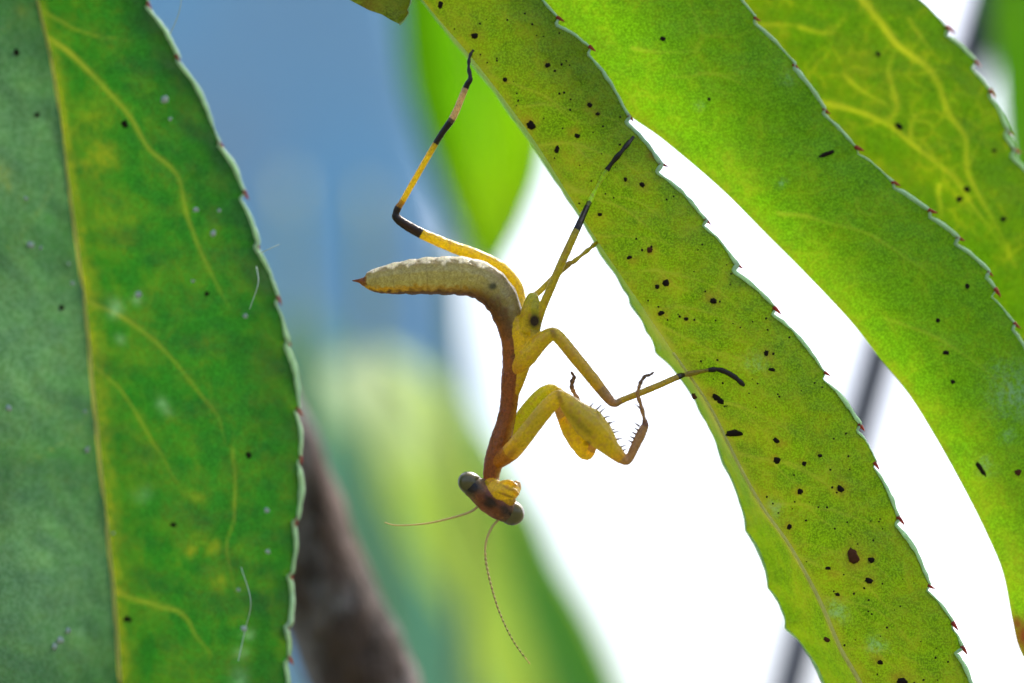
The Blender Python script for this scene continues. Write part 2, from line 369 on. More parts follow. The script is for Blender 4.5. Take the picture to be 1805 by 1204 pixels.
def dust(lf, lst, mat=None):
    bm = bmesh.new()
    for (x, y, r) in lst:
        _, d = surf(lf, x, y); c0 = Vector(at(x, y, d - .02))
        res = bmesh.ops.create_icosphere(bm, subdivisions=1, radius=1)
        for v in res['verts']:
            q = v.co.copy(); q *= r * PX / 1000 * (1 + .5 * mnoise.noise(q * 2 + c0 * 9000)); q.z *= .35; q.rotate(CAMQ); v.co = c0 + q
    bm.verts.index_update(); V = [tuple(v.co) for v in bm.verts]; F = [[v.index for v in f.verts] for f in bm.faces]; bm.free()
    o = mesh_obj('dust', V, F, mat or M_DUST, lf.o); o['kind'] = 'stuff'

def br_at(k): return BR[int(k * (len(BR) - 1))]

# --- speckled leaf the mantis holds on to: half blade right of the midrib, other half folded away behind
midA = [(470, -390), (600, -190), (745, 0), (830, 100), (900, 190), (950, 260), (1000, 340), (1050, 420), (1092, 482), (1135, 545), (1187, 622), (1250, 715),
        (1300, 815), (1345, 896), (1391, 961), (1441, 1051), (1481, 1142), (1516, 1204), (1560, 1300), (1610, 1420)]
tipsA = [(520, -400), (640, -290), (760, -180), (880, -80), (985, 32), (1042, 84), (1110, 206), (1167, 290), (1246, 388), (1300, 466), (1368, 542), (1456, 657), (1518, 748),
         (1546, 815), (1586, 915), (1641, 1031), (1682, 1098), (1698, 1142), (1716, 1215), (1735, 1300), (1700, 1420), (1620, 1430)]
RA, infA = toothed(tipsA, 1, 13)
SPOTS_A = [(936, 220, 8, 7, 20, 0), (982, 264, 4, 7, 15, 0), (1017, 239, 5, 4, 0, 0), (1040, 185, 4, 5, 0, 0), (1054, 201, 4, 3, 0, 0), (966, 115, 5, 4, 40, 0),
            (836, 63, 6, 5, 30, 0), (776, 8, 4, 7, 10, 0), (890, 141, 4, 4, 0, 0), (1102, 316, 3, 4, 0, 0), (1132, 326, 5, 4, 0, 0), (1057, 378, 4, 3, 0, 0), (1174, 498, 6, 6, 0, 0),
            (1158, 505, 4, 4, 0, 0), (1258, 531, 6, 5, 20, 0), (1166, 552, 6, 4, -30, 0), (1145, 441, 5, 5, 0, 1), (1110, 454, 5, 3, -20, 0), (1209, 562, 4, 3, 0, 0),
            (1296, 764, 15, 6, -4, 0), (1262, 700, 8, 5, 30, 0), (1271, 708, 6, 5, 30, 0), (1368, 776, 6, 4, 40, 0), (1369, 811, 6, 6, 0, 0), (1418, 817, 4, 4, 0, 0), (1410, 867, 5, 5, 30, 0), (1481, 861, 7, 5, 40, 0),
            (1391, 929, 5, 4, 0, 0), (1505, 981, 9, 14, -20, 1), (1535, 987, 6, 5, 30, 0), (1531, 1023, 7, 5, 20, 0), (1460, 1002, 5, 3, 0, 0), (1477, 1048, 4, 3, 0, 0), (1457, 1127, 6, 4, 30, 1), (1552, 1168, 5, 4, 0, 0),
            (1592, 1202, 10, 6, 10, 0), (1351, 622, 5, 4, 0, 0), (1361, 652, 6, 3, 10, 0), (1224, 699, 4, 6, -30, 1), (1445, 803, 4, 3, 0, 0)]
haloA = [(x, y, 2.6 * max(rx, ry), .55) for (x, y, rx, ry, _a, _b) in SPOTS_A if max(rx, ry) > 4]
ringA = [(x, y, 1.25 * max(rx, ry) + 1.5, .32) for (x, y, rx, ry, _a, _b) in SPOTS_A if .6 < rx / ry < 1.7]
sideA = []
for k in range(4, 17):                       # faint side veins that leave the midrib and loop up along the margin
    p0 = np.array(midA[k], float); dd = np.array(midA[k+1], float) - p0; dd /= np.linalg.norm(dd); nn = np.array((dd[1], -dd[0])); L_ = random.uniform(130, 190)
    sideA.append((random.uniform(.42, .62), tuple(p0), tuple(p0 + nn * L_ * .35 + dd * L_ * .22), tuple(p0 + nn * L_ * .7 + dd * L_ * .62), tuple(p0 + nn * L_ * .88 + dd * L_ * 1.15)))
    q0 = p0 + nn * L_ * .35 + dd * L_ * .22; sideA.append((.36, tuple(q0), tuple(q0 + dd * 45 + nn * 14), tuple(q0 + dd * 80 + nn * 55)))
stripeA = (1.7, *midA[9:20])
dA = lambda U, V, x, y: 301.2 - .35 * np.sin(V * 2.2) + .7 * V ** 3 - (y - 600) * .0015
LA = leaf('leaf', 'long speckled leaf with dark dots that the mantis grips', M_A, spline(midA, 8), RA, dA, nu=460, nv=64, rim='R', teeth=infA[3:-2], rimr=.00015, edgeL=.10, seed=1,
          veins=sideA + [stripeA, (.8, (1120, 560), (1220, 600), (1310, 650)), (.7, (1300, 800), (1420, 830), (1500, 890)), (.7, (1000, 330), (1100, 370), (1190, 440)), (.6, (860, 130), (960, 170), (1050, 235)), (.7, (1400, 980), (1510, 1020), (1580, 1090))],
          patches=haloA + [(1320, 770, 40, .55), (1350, 880, 35, .6), (1210, 640, 35, .4), (940, 130, 60, .3), (1010, 300, 45, .35), (1040, 400, 40, .4), (800, 40, 50, .4)],
          pales=[(1370, 900, 12, .35), (1470, 1075, 16, .5), (1545, 1140, 14, .5), (1330, 640, 16, .3)], browns=ringA + [(1167, 292, 10, .8), (1150, 275, 8, .6), (1223, 698, 5, .8)],
          mid=(midA[10:19], .00010, .00017), base=br_at(.38))
lobes = [(440, -380), (640, -130), (800, 75), (900, 200), (1000, 352), (1060, 450), (1100, 510), (1112, 535), (1140, 585), (1155, 622), (1200, 668), (1235, 727), (1275, 815), (1306, 891),
         (1314, 935), (1343, 986), (1353, 1036), (1378, 1076), (1383, 1107), (1421, 1147), (1451, 1204), (1500, 1300), (1600, 1425)]
dA2 = lambda U, V, x, y: 301.2 - (y - 600) * .0015 + 4.0 * (1 - V) ** .8 * np.clip(U * 12, 0, 1) * np.clip((1 - U) * 14, 0, 1)
LB_ = []
for a, b in zip(lobes[:-1], lobes[1:]):
    a, b = np.array(a, float), np.array(b, float); dd = b - a; nn = np.array((dd[1], -dd[0])) / np.linalg.norm(dd)
    for s in np.linspace(0, 1, 7)[:-1]: LB_.append(a + dd * s - nn * -1 * math.sin(math.pi * s) * 3.0)
LA2 = leaf('folded_half', None, M_A, LB_, spline(midA, 8), dA2, nu=420, nv=26, rim='L', rimr=.00012, seed=1.3, veins=[stripeA], par=LA.o)
specks(LA, SPOTS_A)
fine = []
for _ in range(150):
    i = rng.integers(100, 420); j = rng.integers(3, 60); fine.append((LA.px[i, j], LA.py[i, j], rng.uniform(1.2, 2.6)))
dust(LA, fine, M_SPECK)

# --- bright leaf right of it
lefB = [(560, -520), (700, -330), (860, -130), (960, 20), (1030, 120), (1100, 196), (1170, 247), (1270, 332), (1350, 412), (1420, 482), (1500, 567), (1548, 628), (1600, 692), (1650, 772), (1700, 862), (1740, 942), (1768, 1010), (1784, 1090), (1800, 1150), (1850, 1230)]
tipsB = [(640, -560), (860, -440), (1060, -260), (1220, -110), (1333, 30), (1402, 112), (1455, 192), (1512, 262), (1576, 322), (1640, 372), (1690, 418), (1745, 478), (1757, 512), (1790, 572), (1830, 660), (1880, 800), (1905, 960), (1900, 1100), (1870, 1225)]
RB, infB = toothed(tipsB, 1, 10, .05)
dB = lambda U, V, x, y: 303.5 - .3 * np.sin(V * 3.0) + .5 * V ** 4 + .2 * (1 - V) ** 4
LBf = leaf('leaf', 'bright smooth green leaf beside the speckled leaf, with a narrow yellow margin', M_B, spline(lefB, 8), RB, dB, nu=420, nv=70, rim='R', teeth=infB[3:-2], rimr=.00013, edgeL=.07, seed=3,
           veins=[(.8, (1120, 90), (1180, 88), (1228, 90)), (.8, (1228, 92), (1236, 55), (1215, 5)), (.9, (1375, 378), (1440, 385), (1500, 400), (1560, 430), (1620, 470), (1675, 515)), (.6, (1510, 350), (1520, 375), (1580, 380)), (.6, (1236, 60), (1300, 65), (1330, 50)),
                  (.7, (1560, 560), (1640, 590), (1720, 640), (1790, 700)), (.6, (1180, 130), (1290, 140), (1380, 190))],
           patches=[(1640, 740, 40, .5), (1740, 880, 60, .5), (1300, 300, 40, .25), (1790, 990, 60, .5), (1490, 480, 60, .2)],
           pales=[(1790, 690, 40, .7), (1760, 650, 18, .4), (1735, 820, 14, .6), (1780, 770, 14, .5), (1375, 320, 8, .6), (1230, 185, 7, .5), (1380, 130, 12, .25)], browns=[(1812, 1125, 34, 1.0), (1800, 1105, 16, .9)], base=br_at(.52))
specks(LBf, [(1457, 272, 17, 4, -22, 0), (1168, 68, 5, 4, 0, 0), (1668, 622, 6, 4, 0, 0), (1680, 673, 4, 4, 0, 0), (1728, 826, 4, 15, -35, 0), (1705, 505, 5, 4, 0, 0), (1653, 565, 4, 4, 0, 0), (1795, 832, 6, 6, 0, 1), (1250, 175, 3, 3, 0, 0)])
# --- veined leaf at the right, behind the bright one
lefC = [(830, -620), (1000, -420), (1150, -200), (1270, -40), (1345, 60), (1420, 180), (1540, 310), (1660, 440), (1740, 560), (1850, 760), (1950, 950)]
tipsC = [(920, -700), (1130, -560), (1330, -360), (1500, -160), (1610, -20), (1672, 50), (1722, 108), (1747, 161), (1778, 230), (1790, 265), (1840, 340), (1900, 430), (1980, 580), (2030, 760), (2010, 950)]
RC, infC = toothed(tipsC, 1, 12, .05)
dC = lambda U, V, x, y: 309.0 - .4 * np.sin(V * 3.0) + .4 * V ** 4
LC = leaf('leaf', 'yellow-green leaf with a net of pale veins, behind the bright leaf', M_C, spline(lefC, 8), RC, dC, nu=320, nv=64, rim='R', teeth=infC[4:-3], rimr=.00011, edgeL=.12, seed=5, vw=4.6,
          veins=[(1.3, (1480, -60), (1520, 0), (1555, 42), (1588, 85), (1640, 125), (1672, 200), (1700, 240), (1706, 300), (1740, 370), (1790, 470)), (1.1, (1420, 170), (1470, 185), (1555, 213), (1610, 255), (1680, 312), (1720, 370), (1770, 440)),
                 (1, (1556, 213), (1580, 188), (1570, 130), (1588, 88)), (.9, (1410, 48), (1460, 55), (1482, 35), (1490, 15)), (.7, (1340, 40), (1420, 48)), (.7, (1660, 330), (1662, 380), (1650, 400)), (.6, (1600, 30), (1640, 90), (1670, 110)), (.8, (1484, 128), (1520, 160), (1575, 190)),
                 (.5, (1706, 300), (1730, 250), (1750, 240)), (.6, (1600, 250), (1620, 200), (1672, 200))], patches=[(1500, 130, 50, .4), (1560, 170, 40, .35), (1610, 310, 45, .4)], base=br_at(.66))
specks(LC, [(1705, 334, 6, 5, 0, 0), (1692, 351, 6, 5, 0, 0), (1768, 386, 6, 4, 0, 0), (1585, 223, 8, 5, 30, 0), (1548, 95, 5, 4, 0, 0), (1752, 265, 5, 3, 0, 0)])
# --- ragged leaf tip at the top
lefD = [(180, -330), (330, -200), (470, -80), (560, -28), (620, 2), (650, 18), (668, 24), (672, 25), (690, 36), (703, 42)]
rigD = [(260, -400), (430, -300), (600, -170), (720, -60), (728, -20), (724, 5), (718, 18), (722, 22), (712, 36), (704, 43)]
dD = lambda U, V, x, y: 300.6 + 1.2 * V ** 2 + 1.5 * (1 - U)
LD = leaf('leaf', 'small ragged brown-edged leaf tip beside the speckled leaf', M_D, lefD, rigD, dD, nu=160, nv=40, rim='R', rimr=.00008, seed=7, veins=[(.8, (560, -80), (650, -10), (695, 30))], browns=[(650, 10, 14, .4), (720, 15, 8, .5)], base=br_at(.22), wav=.15)
# --- large shaded leaf on the left
midE = [(20, -520), (40, -260), (66, 0), (95, 130), (120, 320), (150, 540), (165, 700), (185, 900), (200, 1040), (212, 1204), (225, 1380), (240, 1560)]
tipsE = [(60, -560), (150, -330), (215, -150), (262, 5), (315, 100), (387, 250), (432, 340), (456, 428), (492, 525), (508, 603), (528, 720), (530, 808), (526, 915), (516, 1010), (512, 1100), (510, 1162), (500, 1290), (440, 1430), (260, 1570)]
RE, infE = toothed(tipsE, 1, 9, .075)
dE = lambda U, V, x, y: 309.5 - 3.0 * np.sin(V * 1.9) + 1.4 * V ** 4
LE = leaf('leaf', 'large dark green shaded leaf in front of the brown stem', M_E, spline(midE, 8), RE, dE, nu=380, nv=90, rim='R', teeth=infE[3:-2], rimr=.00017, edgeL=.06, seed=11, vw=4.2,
          veins=[(1.1, (90, 70), (130, 100), (180, 150), (228, 205), (262, 262), (308, 303), (325, 360), (350, 430), (400, 540)), (.9, (150, 530), (200, 550), (260, 590), (305, 635), (345, 685), (385, 735), (396, 782)), (1.1, (200, 1040), (250, 1058), (320, 1082), (345, 1120), (375, 1155)),
                 (.6, (410, 790), (418, 900), (405, 980), (425, 1070)), (.5, (160, 640), (215, 690), (260, 760), (330, 880)), (.6, (75, 20), (150, 60), (230, 75))],
          patches=[(170, 215, 30, 0.34), (180, 275, 26, 0.50), (165, 300, 22, 0.37), (200, 390, 40, 0.25), (150, 240, 30, 0.25), (330, 965, 12, 0.50), (378, 965, 14, 0.56), (345, 935, 20, 0.31), (390, 1030, 16, 0.37), (350, 880, 16, 0.31), (240, 820, 40, 0.15), (205, 1020, 16, 0.37), (130, 350, 20, 0.19)],
          pales=[(203, 545, 14, .7), (215, 600, 8, .5), (240, 525, 10, .5), (285, 712, 10, .5), (430, 1110, 10, .6), (425, 1150, 12, .4), (250, 870, 16, .25), (420, 1195, 16, .5), (290, 720, 9, .4)], mid=(midE[2:10], .00013, .00020), base=br_at(.02) , wav=.4)
lefE = [(-20, -540), (-180, -300), (-260, 0), (-300, 320), (-290, 640), (-240, 950), (-140, 1204), (0, 1400), (230, 1570)]
dE2 = lambda U, V, x, y: 309.5 - 11.0 * (1 - V) + 1.0 * np.sin((1 - V) * 3.0)
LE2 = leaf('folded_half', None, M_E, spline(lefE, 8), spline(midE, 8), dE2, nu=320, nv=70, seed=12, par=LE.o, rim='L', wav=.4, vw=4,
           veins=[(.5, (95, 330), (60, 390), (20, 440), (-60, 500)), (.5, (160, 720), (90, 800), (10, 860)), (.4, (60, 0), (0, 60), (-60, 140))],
           patches=[(0, 300, 16, .9), (10, 325, 10, .7), (30, 15, 10, .4)], pales=[(55, 432, 8, .8), (45, 350, 5, .6), (118, 905, 14, .5), (155, 965, 12, .6), (100, 1130, 20, .8), (130, 1105, 16, .7), (125, 835, 14, .4), (130, 495, 10, .5), (18, 718, 8, .6), (60, 700, 60, .2), (40, 250, 50, .2), (30, 1000, 60, .2), (-20, 250, 260, .62), (0, 620, 260, .66), (40, 1020, 260, .66)])  # large pale spots put sky sheen into the colour; small ones are dust
specks(LE2, [(28, 92, 6, 6, 0, 0), (65, 203, 4, 5, 0, 0), (108, 542, 5, 5, 0, 0)])
specks(LE, [(220, 218, 7, 6, 0, 0), (438, 803, 6, 5, 0, 0), (365, 518, 5, 4, 0, 0), (226, 1092, 8, 5, 0, 0), (305, 925, 6, 4, 0, 0)])
dust(LE, [(291, 175, 8), (345, 370, 6), (375, 411, 7), (386, 371, 4), (245, 520, 8), (470, 900, 6), (472, 972, 5), (432, 557, 5), (430, 1108, 7), (300, 210, 4), (340, 495, 4), (200, 940, 3), (420, 1040, 4)])
dust(LE2, [(46, 350, 5), (54, 432, 8), (72, 437, 4), (152, 793, 7), (15, 720, 7), (150, 725, 4), (120, 465, 4), (95, 1140, 8), (105, 1128, 9), (120, 1112, 7), (128, 500, 5)])

# a few strands of old silk caught on the shaded leaf
for pts in ([(455, 448, 304), (472, 440, 303), (492, 431, 303)], [(300, 60, 305), (316, 20, 304), (322, -20, 304)], [(452, 470, 305), (455, 500, 304), (440, 545, 304)], [(425, 1000, 305), (442, 1060, 304), (432, 1110, 305), (420, 1165, 304)]):
    P = resample(spline([at(*q) for q in pts], 8), 24); V, F = tube(P, .000032, 5); mesh_obj('silk_thread', V, F, M_DUST, LE.o)
# --- blurred leaves behind
lefF = [(660, -420), (680, -200), (700, 0), (716, 150), (764, 300), (810, 415), (858, 505)]
rigF = [(860, -430), (920, -200), (960, 0), (970, 150), (962, 290), (926, 395), (864, 507)]
dF = lambda U, V, x, y: 410 - 26 * (V - .32) ** 2 + 3 * U
LF = leaf('leaf', 'blurred lime green leaf hanging behind the speckled leaf', M_F, spline(lefF, 8), spline(rigF, 8), dF, nu=120, nv=40, seed=15, patches=[(890, 370, 120, .85), (940, 250, 80, .7)], rim='LR', base=br_at(.42), mid=([(780, -300), (820, 0), (850, 200), (862, 440)], .0006, .0002))  # yellow patches paint the brighter lit lower right into the leaf colour
lefG = [(648, 616), (610, 626), (578, 652), (592, 710), (634, 780), (683, 870), (733, 986), (800, 1086), (860, 1240), (930, 1420), (1080, 1700)]
rigG = [(656, 616), (694, 622), (730, 640), (790, 690), (860, 780), (950, 890), (995, 990), (1050, 1080), (1110, 1220), (1150, 1420), (1110, 1700)]
def dG(U, V, x, y):
    back = 0 * U
    return 480 + 26 * back ** 1.5 + -16 * np.maximum(V - .70, 0) / .30 + 3 * np.maximum(.3 - V, 0)
LG = leaf('leaf', 'pale green arching leaf blurred below the mantis', M_G, spline(lefG, 8), spline(rigG, 8), dG, nu=160, nv=50, seed=17, pales=[(645, 660, 95, .95), (700, 740, 80, .5)], rim='LR', mid=([(690, 650), (800, 790), (905, 1000), (960, 1204), (1040, 1500)], .0006, .0004))  # pales paint the glancing highlight at the leaf's upper end
lefJ = [(470, 560), (475, 680), (510, 800), (560, 920), (610, 1040), (670, 1180), (800, 1400)]
rigJ = [(560, 560), (640, 690), (700, 830), (760, 960), (820, 1090), (870, 1230), (860, 1400)]
dJ = lambda U, V, x, y: 500 + 10 * V
LJ = leaf('leaf', 'dark blue-green blurred leaf between the brown stem and the pale leaf', M_J, spline(lefJ, 8), spline(rigJ, 8), dJ, nu=100, nv=30, seed=19)
lefK = [(800, 690), (846, 790), (880, 886), (892, 970), (918, 1090), (958, 1204), (1020, 1400), (1090, 1560)]
rigK = [(820, 685), (892, 790), (940, 886), (982, 980), (1034, 1069), (1096, 1190), (1140, 1400), (1100, 1560)]
LK = leaf('leaf', 'narrow mid-green blurred strip added for the shaded fold of the pale arching leaf', M_K, spline(lefK, 8), spline(rigK, 8), lambda U, V, x, y: 462 + 5 * V, nu=110, nv=30, seed=23)  # added strip, stands for the pale leaf's folded side in shade
lefH = [(1690, -300), (1735, -60), (1752, 100), (1762, 250), (1785, 420), (1850, 560)]
rigH = [(1900, -320), (1960, -60), (1980, 120), (1960, 300), (1920, 430), (1860, 565)]
dH = lambda U, V, x, y: 395 + 8 * V
LH = leaf('leaf', 'blurred lime green leaf behind the veined leaf', M_F, spline(lefH, 8), spline(rigH, 8), dH, nu=100, nv=30, seed=21, base=br_at(.95))
for lf, kk in ((LG, .62), (LJ, .55), (LK, .6)):
    q0 = lf.W[0].mean(0); tq = S[int(.50 * len(S)) if lf is LG else int(.47 * len(S))]
    pp = spline([lf.W[3].mean(0), q0, q0 * .6 + tq * .4 + (0, .012, 0), tq], 8)
    Vt, Ft = tube(pp, np.linspace(.0007, .0011, len(pp)), 8); mesh_obj('petiole', Vt, Ft, M_PET, lf.o)

# ------------------------------------------------------------------ the mantis
# local frame: mm, x right, y up, z towards the camera, origin at pixel (902.5, 602) at the focus distance
def mm(px, py, z=0.0):
    k = (FD - z) / FD
    return np.array(((px - 902.5) * PX * k, -(py - 602) * PX * k, z))
def to_world(Q): Q = np.atleast_2d(Q); return CAMN + (Q[:, :1] * RIGHT + Q[:, 1:2] * UP + (FD - Q[:, 2:3]) * FWD) / 1000.0
def zleaf(lf, x, y, lift=.10): return FD - surf(lf, x, y)[1] + lift
OL = (.30, .27, .045); YE = (.36, .31, .02); DK = (.022, .014, .010); PA = (.72, .55, .34); BRN = (.23, .095, .024); PINK = (.44, .29, .14); GRN = (.24, .26, .05)
chains = []      # (pts mm, radii mm, colours, kind)
def chain(rows, m=10, kind='limb', flat=1.0):
    """rows: (px, py, z, diameter px, colour)"""
    P = spline(np.array([mm(*r[:3]) for r in rows]), m) if m > 1 else np.array([mm(*r[:3]) for r in rows])
    rad = np.interp(np.arange(len(P)), np.arange(len(rows)) * m, [r[3] * PX / 2 for r in rows])
    if kind == 'limb': rad = np.where(rad < 4.6 * PX, rad * (1 + .20 * np.cos(np.arange(len(P)) * 2 * math.pi / 5)), rad)
    col = []
    for q in range(len(P)):
        i = min(q // m, len(rows) - 1); j = min(i + 1, len(rows) - 1); f = (q - i * m) / m; a, b = np.array(rows[i][4]), np.array(rows[j][4])
        if np.abs(a - b).max() > .16: f = np.clip((f - .8) / .2, 0, 1)
        c = a * (1 - f) + b * f
        if kind == 'limb' and c.max() > .08 and c[2] < .26 * c[0]: c = c * (1.75, 1.7, .38)
        col.append(c)
    col = np.array(col); chains.append((P, rad, col, kind)); return P
GY = (.27, .26, .17); AB = (.32, .31, .15)
# abdomen + thorax, one sweep from the tip to the neck
body_rows = [(620, 495, 0, 2, DK), (634, 495, 0, 8, DK), (643, 496, 0, 20, (.16, .06, .02)), (655, 495, 0, 38, AB), (680, 493, 0, 51, AB), (705, 490, 0, 58, AB), (730, 488, 0, 63, AB), (755, 486, 0, 66, AB), (780, 486, 0, 68, AB), (805, 486, 0, 69, AB), (830, 489, 0, 68, AB),
             (852, 497, 0, 67, AB), (871, 512, 0, 64, AB), (885, 531, 0, 60, AB), (895, 555, 0, 54, AB), (902, 580, 0, 48, AB), (906, 605, 0, 45, AB), (906, 640, 0, 41, BRN), (902, 670, 0, 38, BRN), (899, 695, 0, 33, BRN), (896, 720, 0, 31, BRN), (890, 748, 0, 33, BRN), (882, 778, 0, 38, BRN),
             (873, 806, 0, 36, BRN), (867, 830, 0, 31, BRN), (867, 850, 0, 28, BRN), (872, 864, 0, 26, YE)]
chain(body_rows, 12, 'trunk')
# pleura / leg bases
chain([(905, 560, .3, 30, OL), (918, 590, .4, 40, YE), (922, 620, .4, 38, OL), (918, 655, .3, 26, OL), (908, 690, .2, 18, OL)], 6)
chain([(925, 585, .8, 26, OL), (933, 550, .9, 30, OL), (938, 528, .9, 24, GRN), (941, 518, .8, 14, GRN)], 6)
chain([(940, 600, .6, 14, (.4, .4, .12)), (943, 575, 1.0, 22, GRN), (943, 545, 1.1, 24, GRN), (942, 522, 1.0, 14, GRN)], 6)
# hind leg to the left: thigh behind the abdomen, banded shin up to the leaf
chain([(922, 560, -1.0, 24, OL), (918, 530, -1.9, 20, YE), (908, 500, -2.2, 22, YE), (880, 472, -2.2, 26, YE), (835, 449, -2.0, 24, YE), (795, 434, -1.8, 21, YE), (752, 416, -1.6, 19, YE), (742, 411, -1.6, 19, DK), (718, 398, -1.5, 18, (.05, .02, .01)), (700, 385, -1.5, 16, DK), (698, 376, -1.5, 13, DK), (703, 364, -1.5, 13, (.2, .12, .02)), (712, 350, -1.5, 11, YE),
       (772, 246, -1.2, 11, DK), (799, 206, -1.1, 13, PA), (822, 152, -.9, 11, DK), (829, 139, -.9, 9, DK), (826, 118, -1.2, 6, DK), (828, 100, -1.5, 6, DK), (834, 88, -1.8, 5, DK)], 6)
# two legs on the right that reach up to the leaf
chain([(940, 522, -.5, 12, OL), (952, 513, -.8, 11, OL), (975, 490, -1.2, 10, OL), (1002, 466, -1.5, 11, (.2, .16, .04)), (1010, 462, -1.6, 8, OL), (1035, 442, -2.0, 8, OL), (1048, 431, -2.2, 8, OL), (1062, 420, -2.4, 6, DK), (1080, 412, -2.5, 5, DK)], 6)
z1 = zleaf(LA, 1040, 352, .35); z2 = zleaf(LA, 1075, 292, .25); z3 = zleaf(LA, 1115, 242, .15)
chain([(944, 585, .6, 16, OL), (953, 550, 1.2, 16, OL), (972, 505, 1.4, 15, OL), (995, 452, 1.3, 15, OL), (1018, 402, .9, 13, DK), (1041, 352, z1, 9, (.34, .50, .06)), (1072, 297, z2, 9, DK), (1095, 268, z2, 9, DK), (1117, 241, z3, 7, DK)], 6)
# middle leg with its foot on the leaf
f1 = zleaf(LA, 1255, 652, .2); f2 = zleaf(LA, 1285, 660, .12); f3 = zleaf(LA, 1310, 678, .1)
chain([(904, 664, -.1, 22, (.20, .10, .04)), (914, 647, .4, 30, (.28, .20, .05)), (930, 628, .8, 34, OL), (952, 603, 1.1, 30, OL), (972, 589, 1.3, 24, OL), (984, 594, 1.5, 23, OL), (1010, 625, 1.7, 23, PINK if 0 else (.30, .24, .06)), (1045, 668, 1.9, 22, (.30, .24, .06)), (1073, 703, 2.0, 18, PINK), (1084, 711, 2.0, 14, PINK), (1100, 704, 1.9, 12, (.30, .24, .07)),
       (1150, 684, 1.2, 12, (.30, .24, .07)), (1196, 664, .4, 11, DK), (1206, 661, f1 + .2, 9, (.20, .17, .04)), (1252, 652, f1, 8, DK), (1272, 653, f2, 9, DK), (1294, 664, f2, 10, DK), (1312, 680, f3, 7, DK)], 6)
# raptorial forelegs: near one
chain([(868, 820, -.1, 18, (.14, .05, .03)), (882, 811, .45, 27, (.22, .11, .04)), (902, 795, 1.1, 33, (.36, .27, .04)), (925, 768, 1.9, 32, OL), (955, 730, 2.3, 30, OL), (980, 704, 2.5, 28, YE), (993, 703, 2.6, 26, YE), (1012, 722, 2.7, 40, OL), (1037, 745, 2.7, 56, OL), (1058, 767, 2.7, 50, YE), (1078, 791, 2.7, 32, YE), (1098, 809, 2.6, 20, PINK), (1108, 810, 2.6, 15, PINK), (1118, 790, 2.5, 17, PINK), (1130, 765, 2.4, 18, PINK), (1137, 750, 2.4, 14, (.2, .10, .06)), (1136, 740, 2.4, 8, PINK), (1130, 715, 2.4, 8, PINK), (1124, 696, 2.5, 7, PINK), (1126, 684, 2.6, 7, PINK),
       (1129, 675, 2.6, 8, (.22, .14, .08)), (1137, 663, 2.6, 7, (.22, .14, .08)), (1146, 661, 2.6, 6, (.18, .11, .07)), (1153, 655, 2.6, 4, (.18, .11, .07))], 6)
# far one, folded behind it
chain([(890, 790, -.6, 24, OL), (898, 770, -.8, 26, GRN), (925, 729, -.6, 26, GRN), (957, 694, -.2, 25, GRN), (980, 691, 0, 23, OL), (994, 722, .3, 34, PINK), (1010, 755, .5, 42, OL), (1024, 780, .6, 40, YE), (1033, 798, .6, 28, YE), (1042, 790, .9, 18, PINK), (1046, 770, 1.0, 18, PINK), (1036, 735, 1.0, 14, PINK), (1022, 712, 1.0, 9, PINK), (1012, 692, .9, 8, PINK), (1008, 684, .9, 8, (.22, .14, .08)),
       (1009, 672, .9, 9, (.22, .14, .08)), (1012, 664, .9, 7, (.18, .11, .07)), (1006, 655, .9, 4, (.18, .11, .07))], 6)
# head: wide wedge hung from the neck, mouthparts tucked up on the right
chain([(826, 856, .1, 34, (.25, .24, .15)), (842, 863, .2, 44, (.24, .2, .1)), (862, 878, .3, 52, (.20, .08, .055)), (882, 893, .3, 50, (.20, .085, .055)), (900, 904, .2, 40, (.20, .13, .06))], 8)
chain([(866, 856, .5, 28, YE), (880, 866, .7, 40, (.36, .32, .04)), (897, 866, .6, 38, (.34, .30, .04)), (908, 858, .4, 24, (.4, .3, .12)), (913, 850, .3, 12, (.3, .2, .1))], 6)
chain([(886, 878, .9, 16, (.30, .26, .03)), (898, 884, .9, 14, (.26, .20, .03)), (908, 882, .7, 8, (.20, .13, .05))], 4)
chain([(894, 858, 1.1, 12, (.40, .36, .04)), (906, 866, 1.1, 10, (.34, .27, .04)), (914, 872, .9, 6, (.24, .15, .06))], 4)
chain([(884, 852, 1.0, 10, (.40, .36, .04)), (897, 850, 1.1, 9, (.36, .28, .05)), (910, 856, .9, 6, (.24, .15, .06))], 4)
chain([(911, 853, .3, 6, PINK), (917, 851, .3, 4, DK)], 1)

V_ = []; F_ = []; off = 0
for P, rad, col, kind in chains:
    Vt, Ft = tube(P, rad, 14)
    if kind == 'trunk':                               # segment rings of the abdomen
        for i in range(len(P)):
            k = 1 + (.022 * math.cos(i / 14.0 * 2 * math.pi) if i < 190 else 0)
            Vt[i*14:(i+1)*14] = P[i] + (Vt[i*14:(i+1)*14] - P[i]) * k
    V_.append(Vt); F_ += [tuple(j + off for j in f) for f in Ft]; off += len(Vt)
V_ = np.vstack(V_)
tmp = bpy.data.meshes.new('tmp'); tmp.from_pydata(V_.tolist(), [], F_); to = bpy.data.objects.new('tmp', tmp); C.objects.link(to)
rm = to.modifiers.new('r', 'REMESH'); rm.mode = 'VOXEL'; rm.voxel_size = .052; rm.use_smooth_shade = True
sm = to.modifiers.new('s', 'SMOOTH'); sm.factor = .5; sm.iterations = 3
dg = bpy.context.evaluated_depsgraph_get(); ev = to.evaluated_get(dg); me = ev.to_mesh()
Q = np.empty(len(me.vertices) * 3); me.vertices.foreach_get('co', Q); Q = Q.reshape(-1, 3); FQ = [tuple(p.vertices) for p in me.polygons]
ev.to_mesh_clear(); bpy.data.objects.remove(to); bpy.data.meshes.remove(tmp)
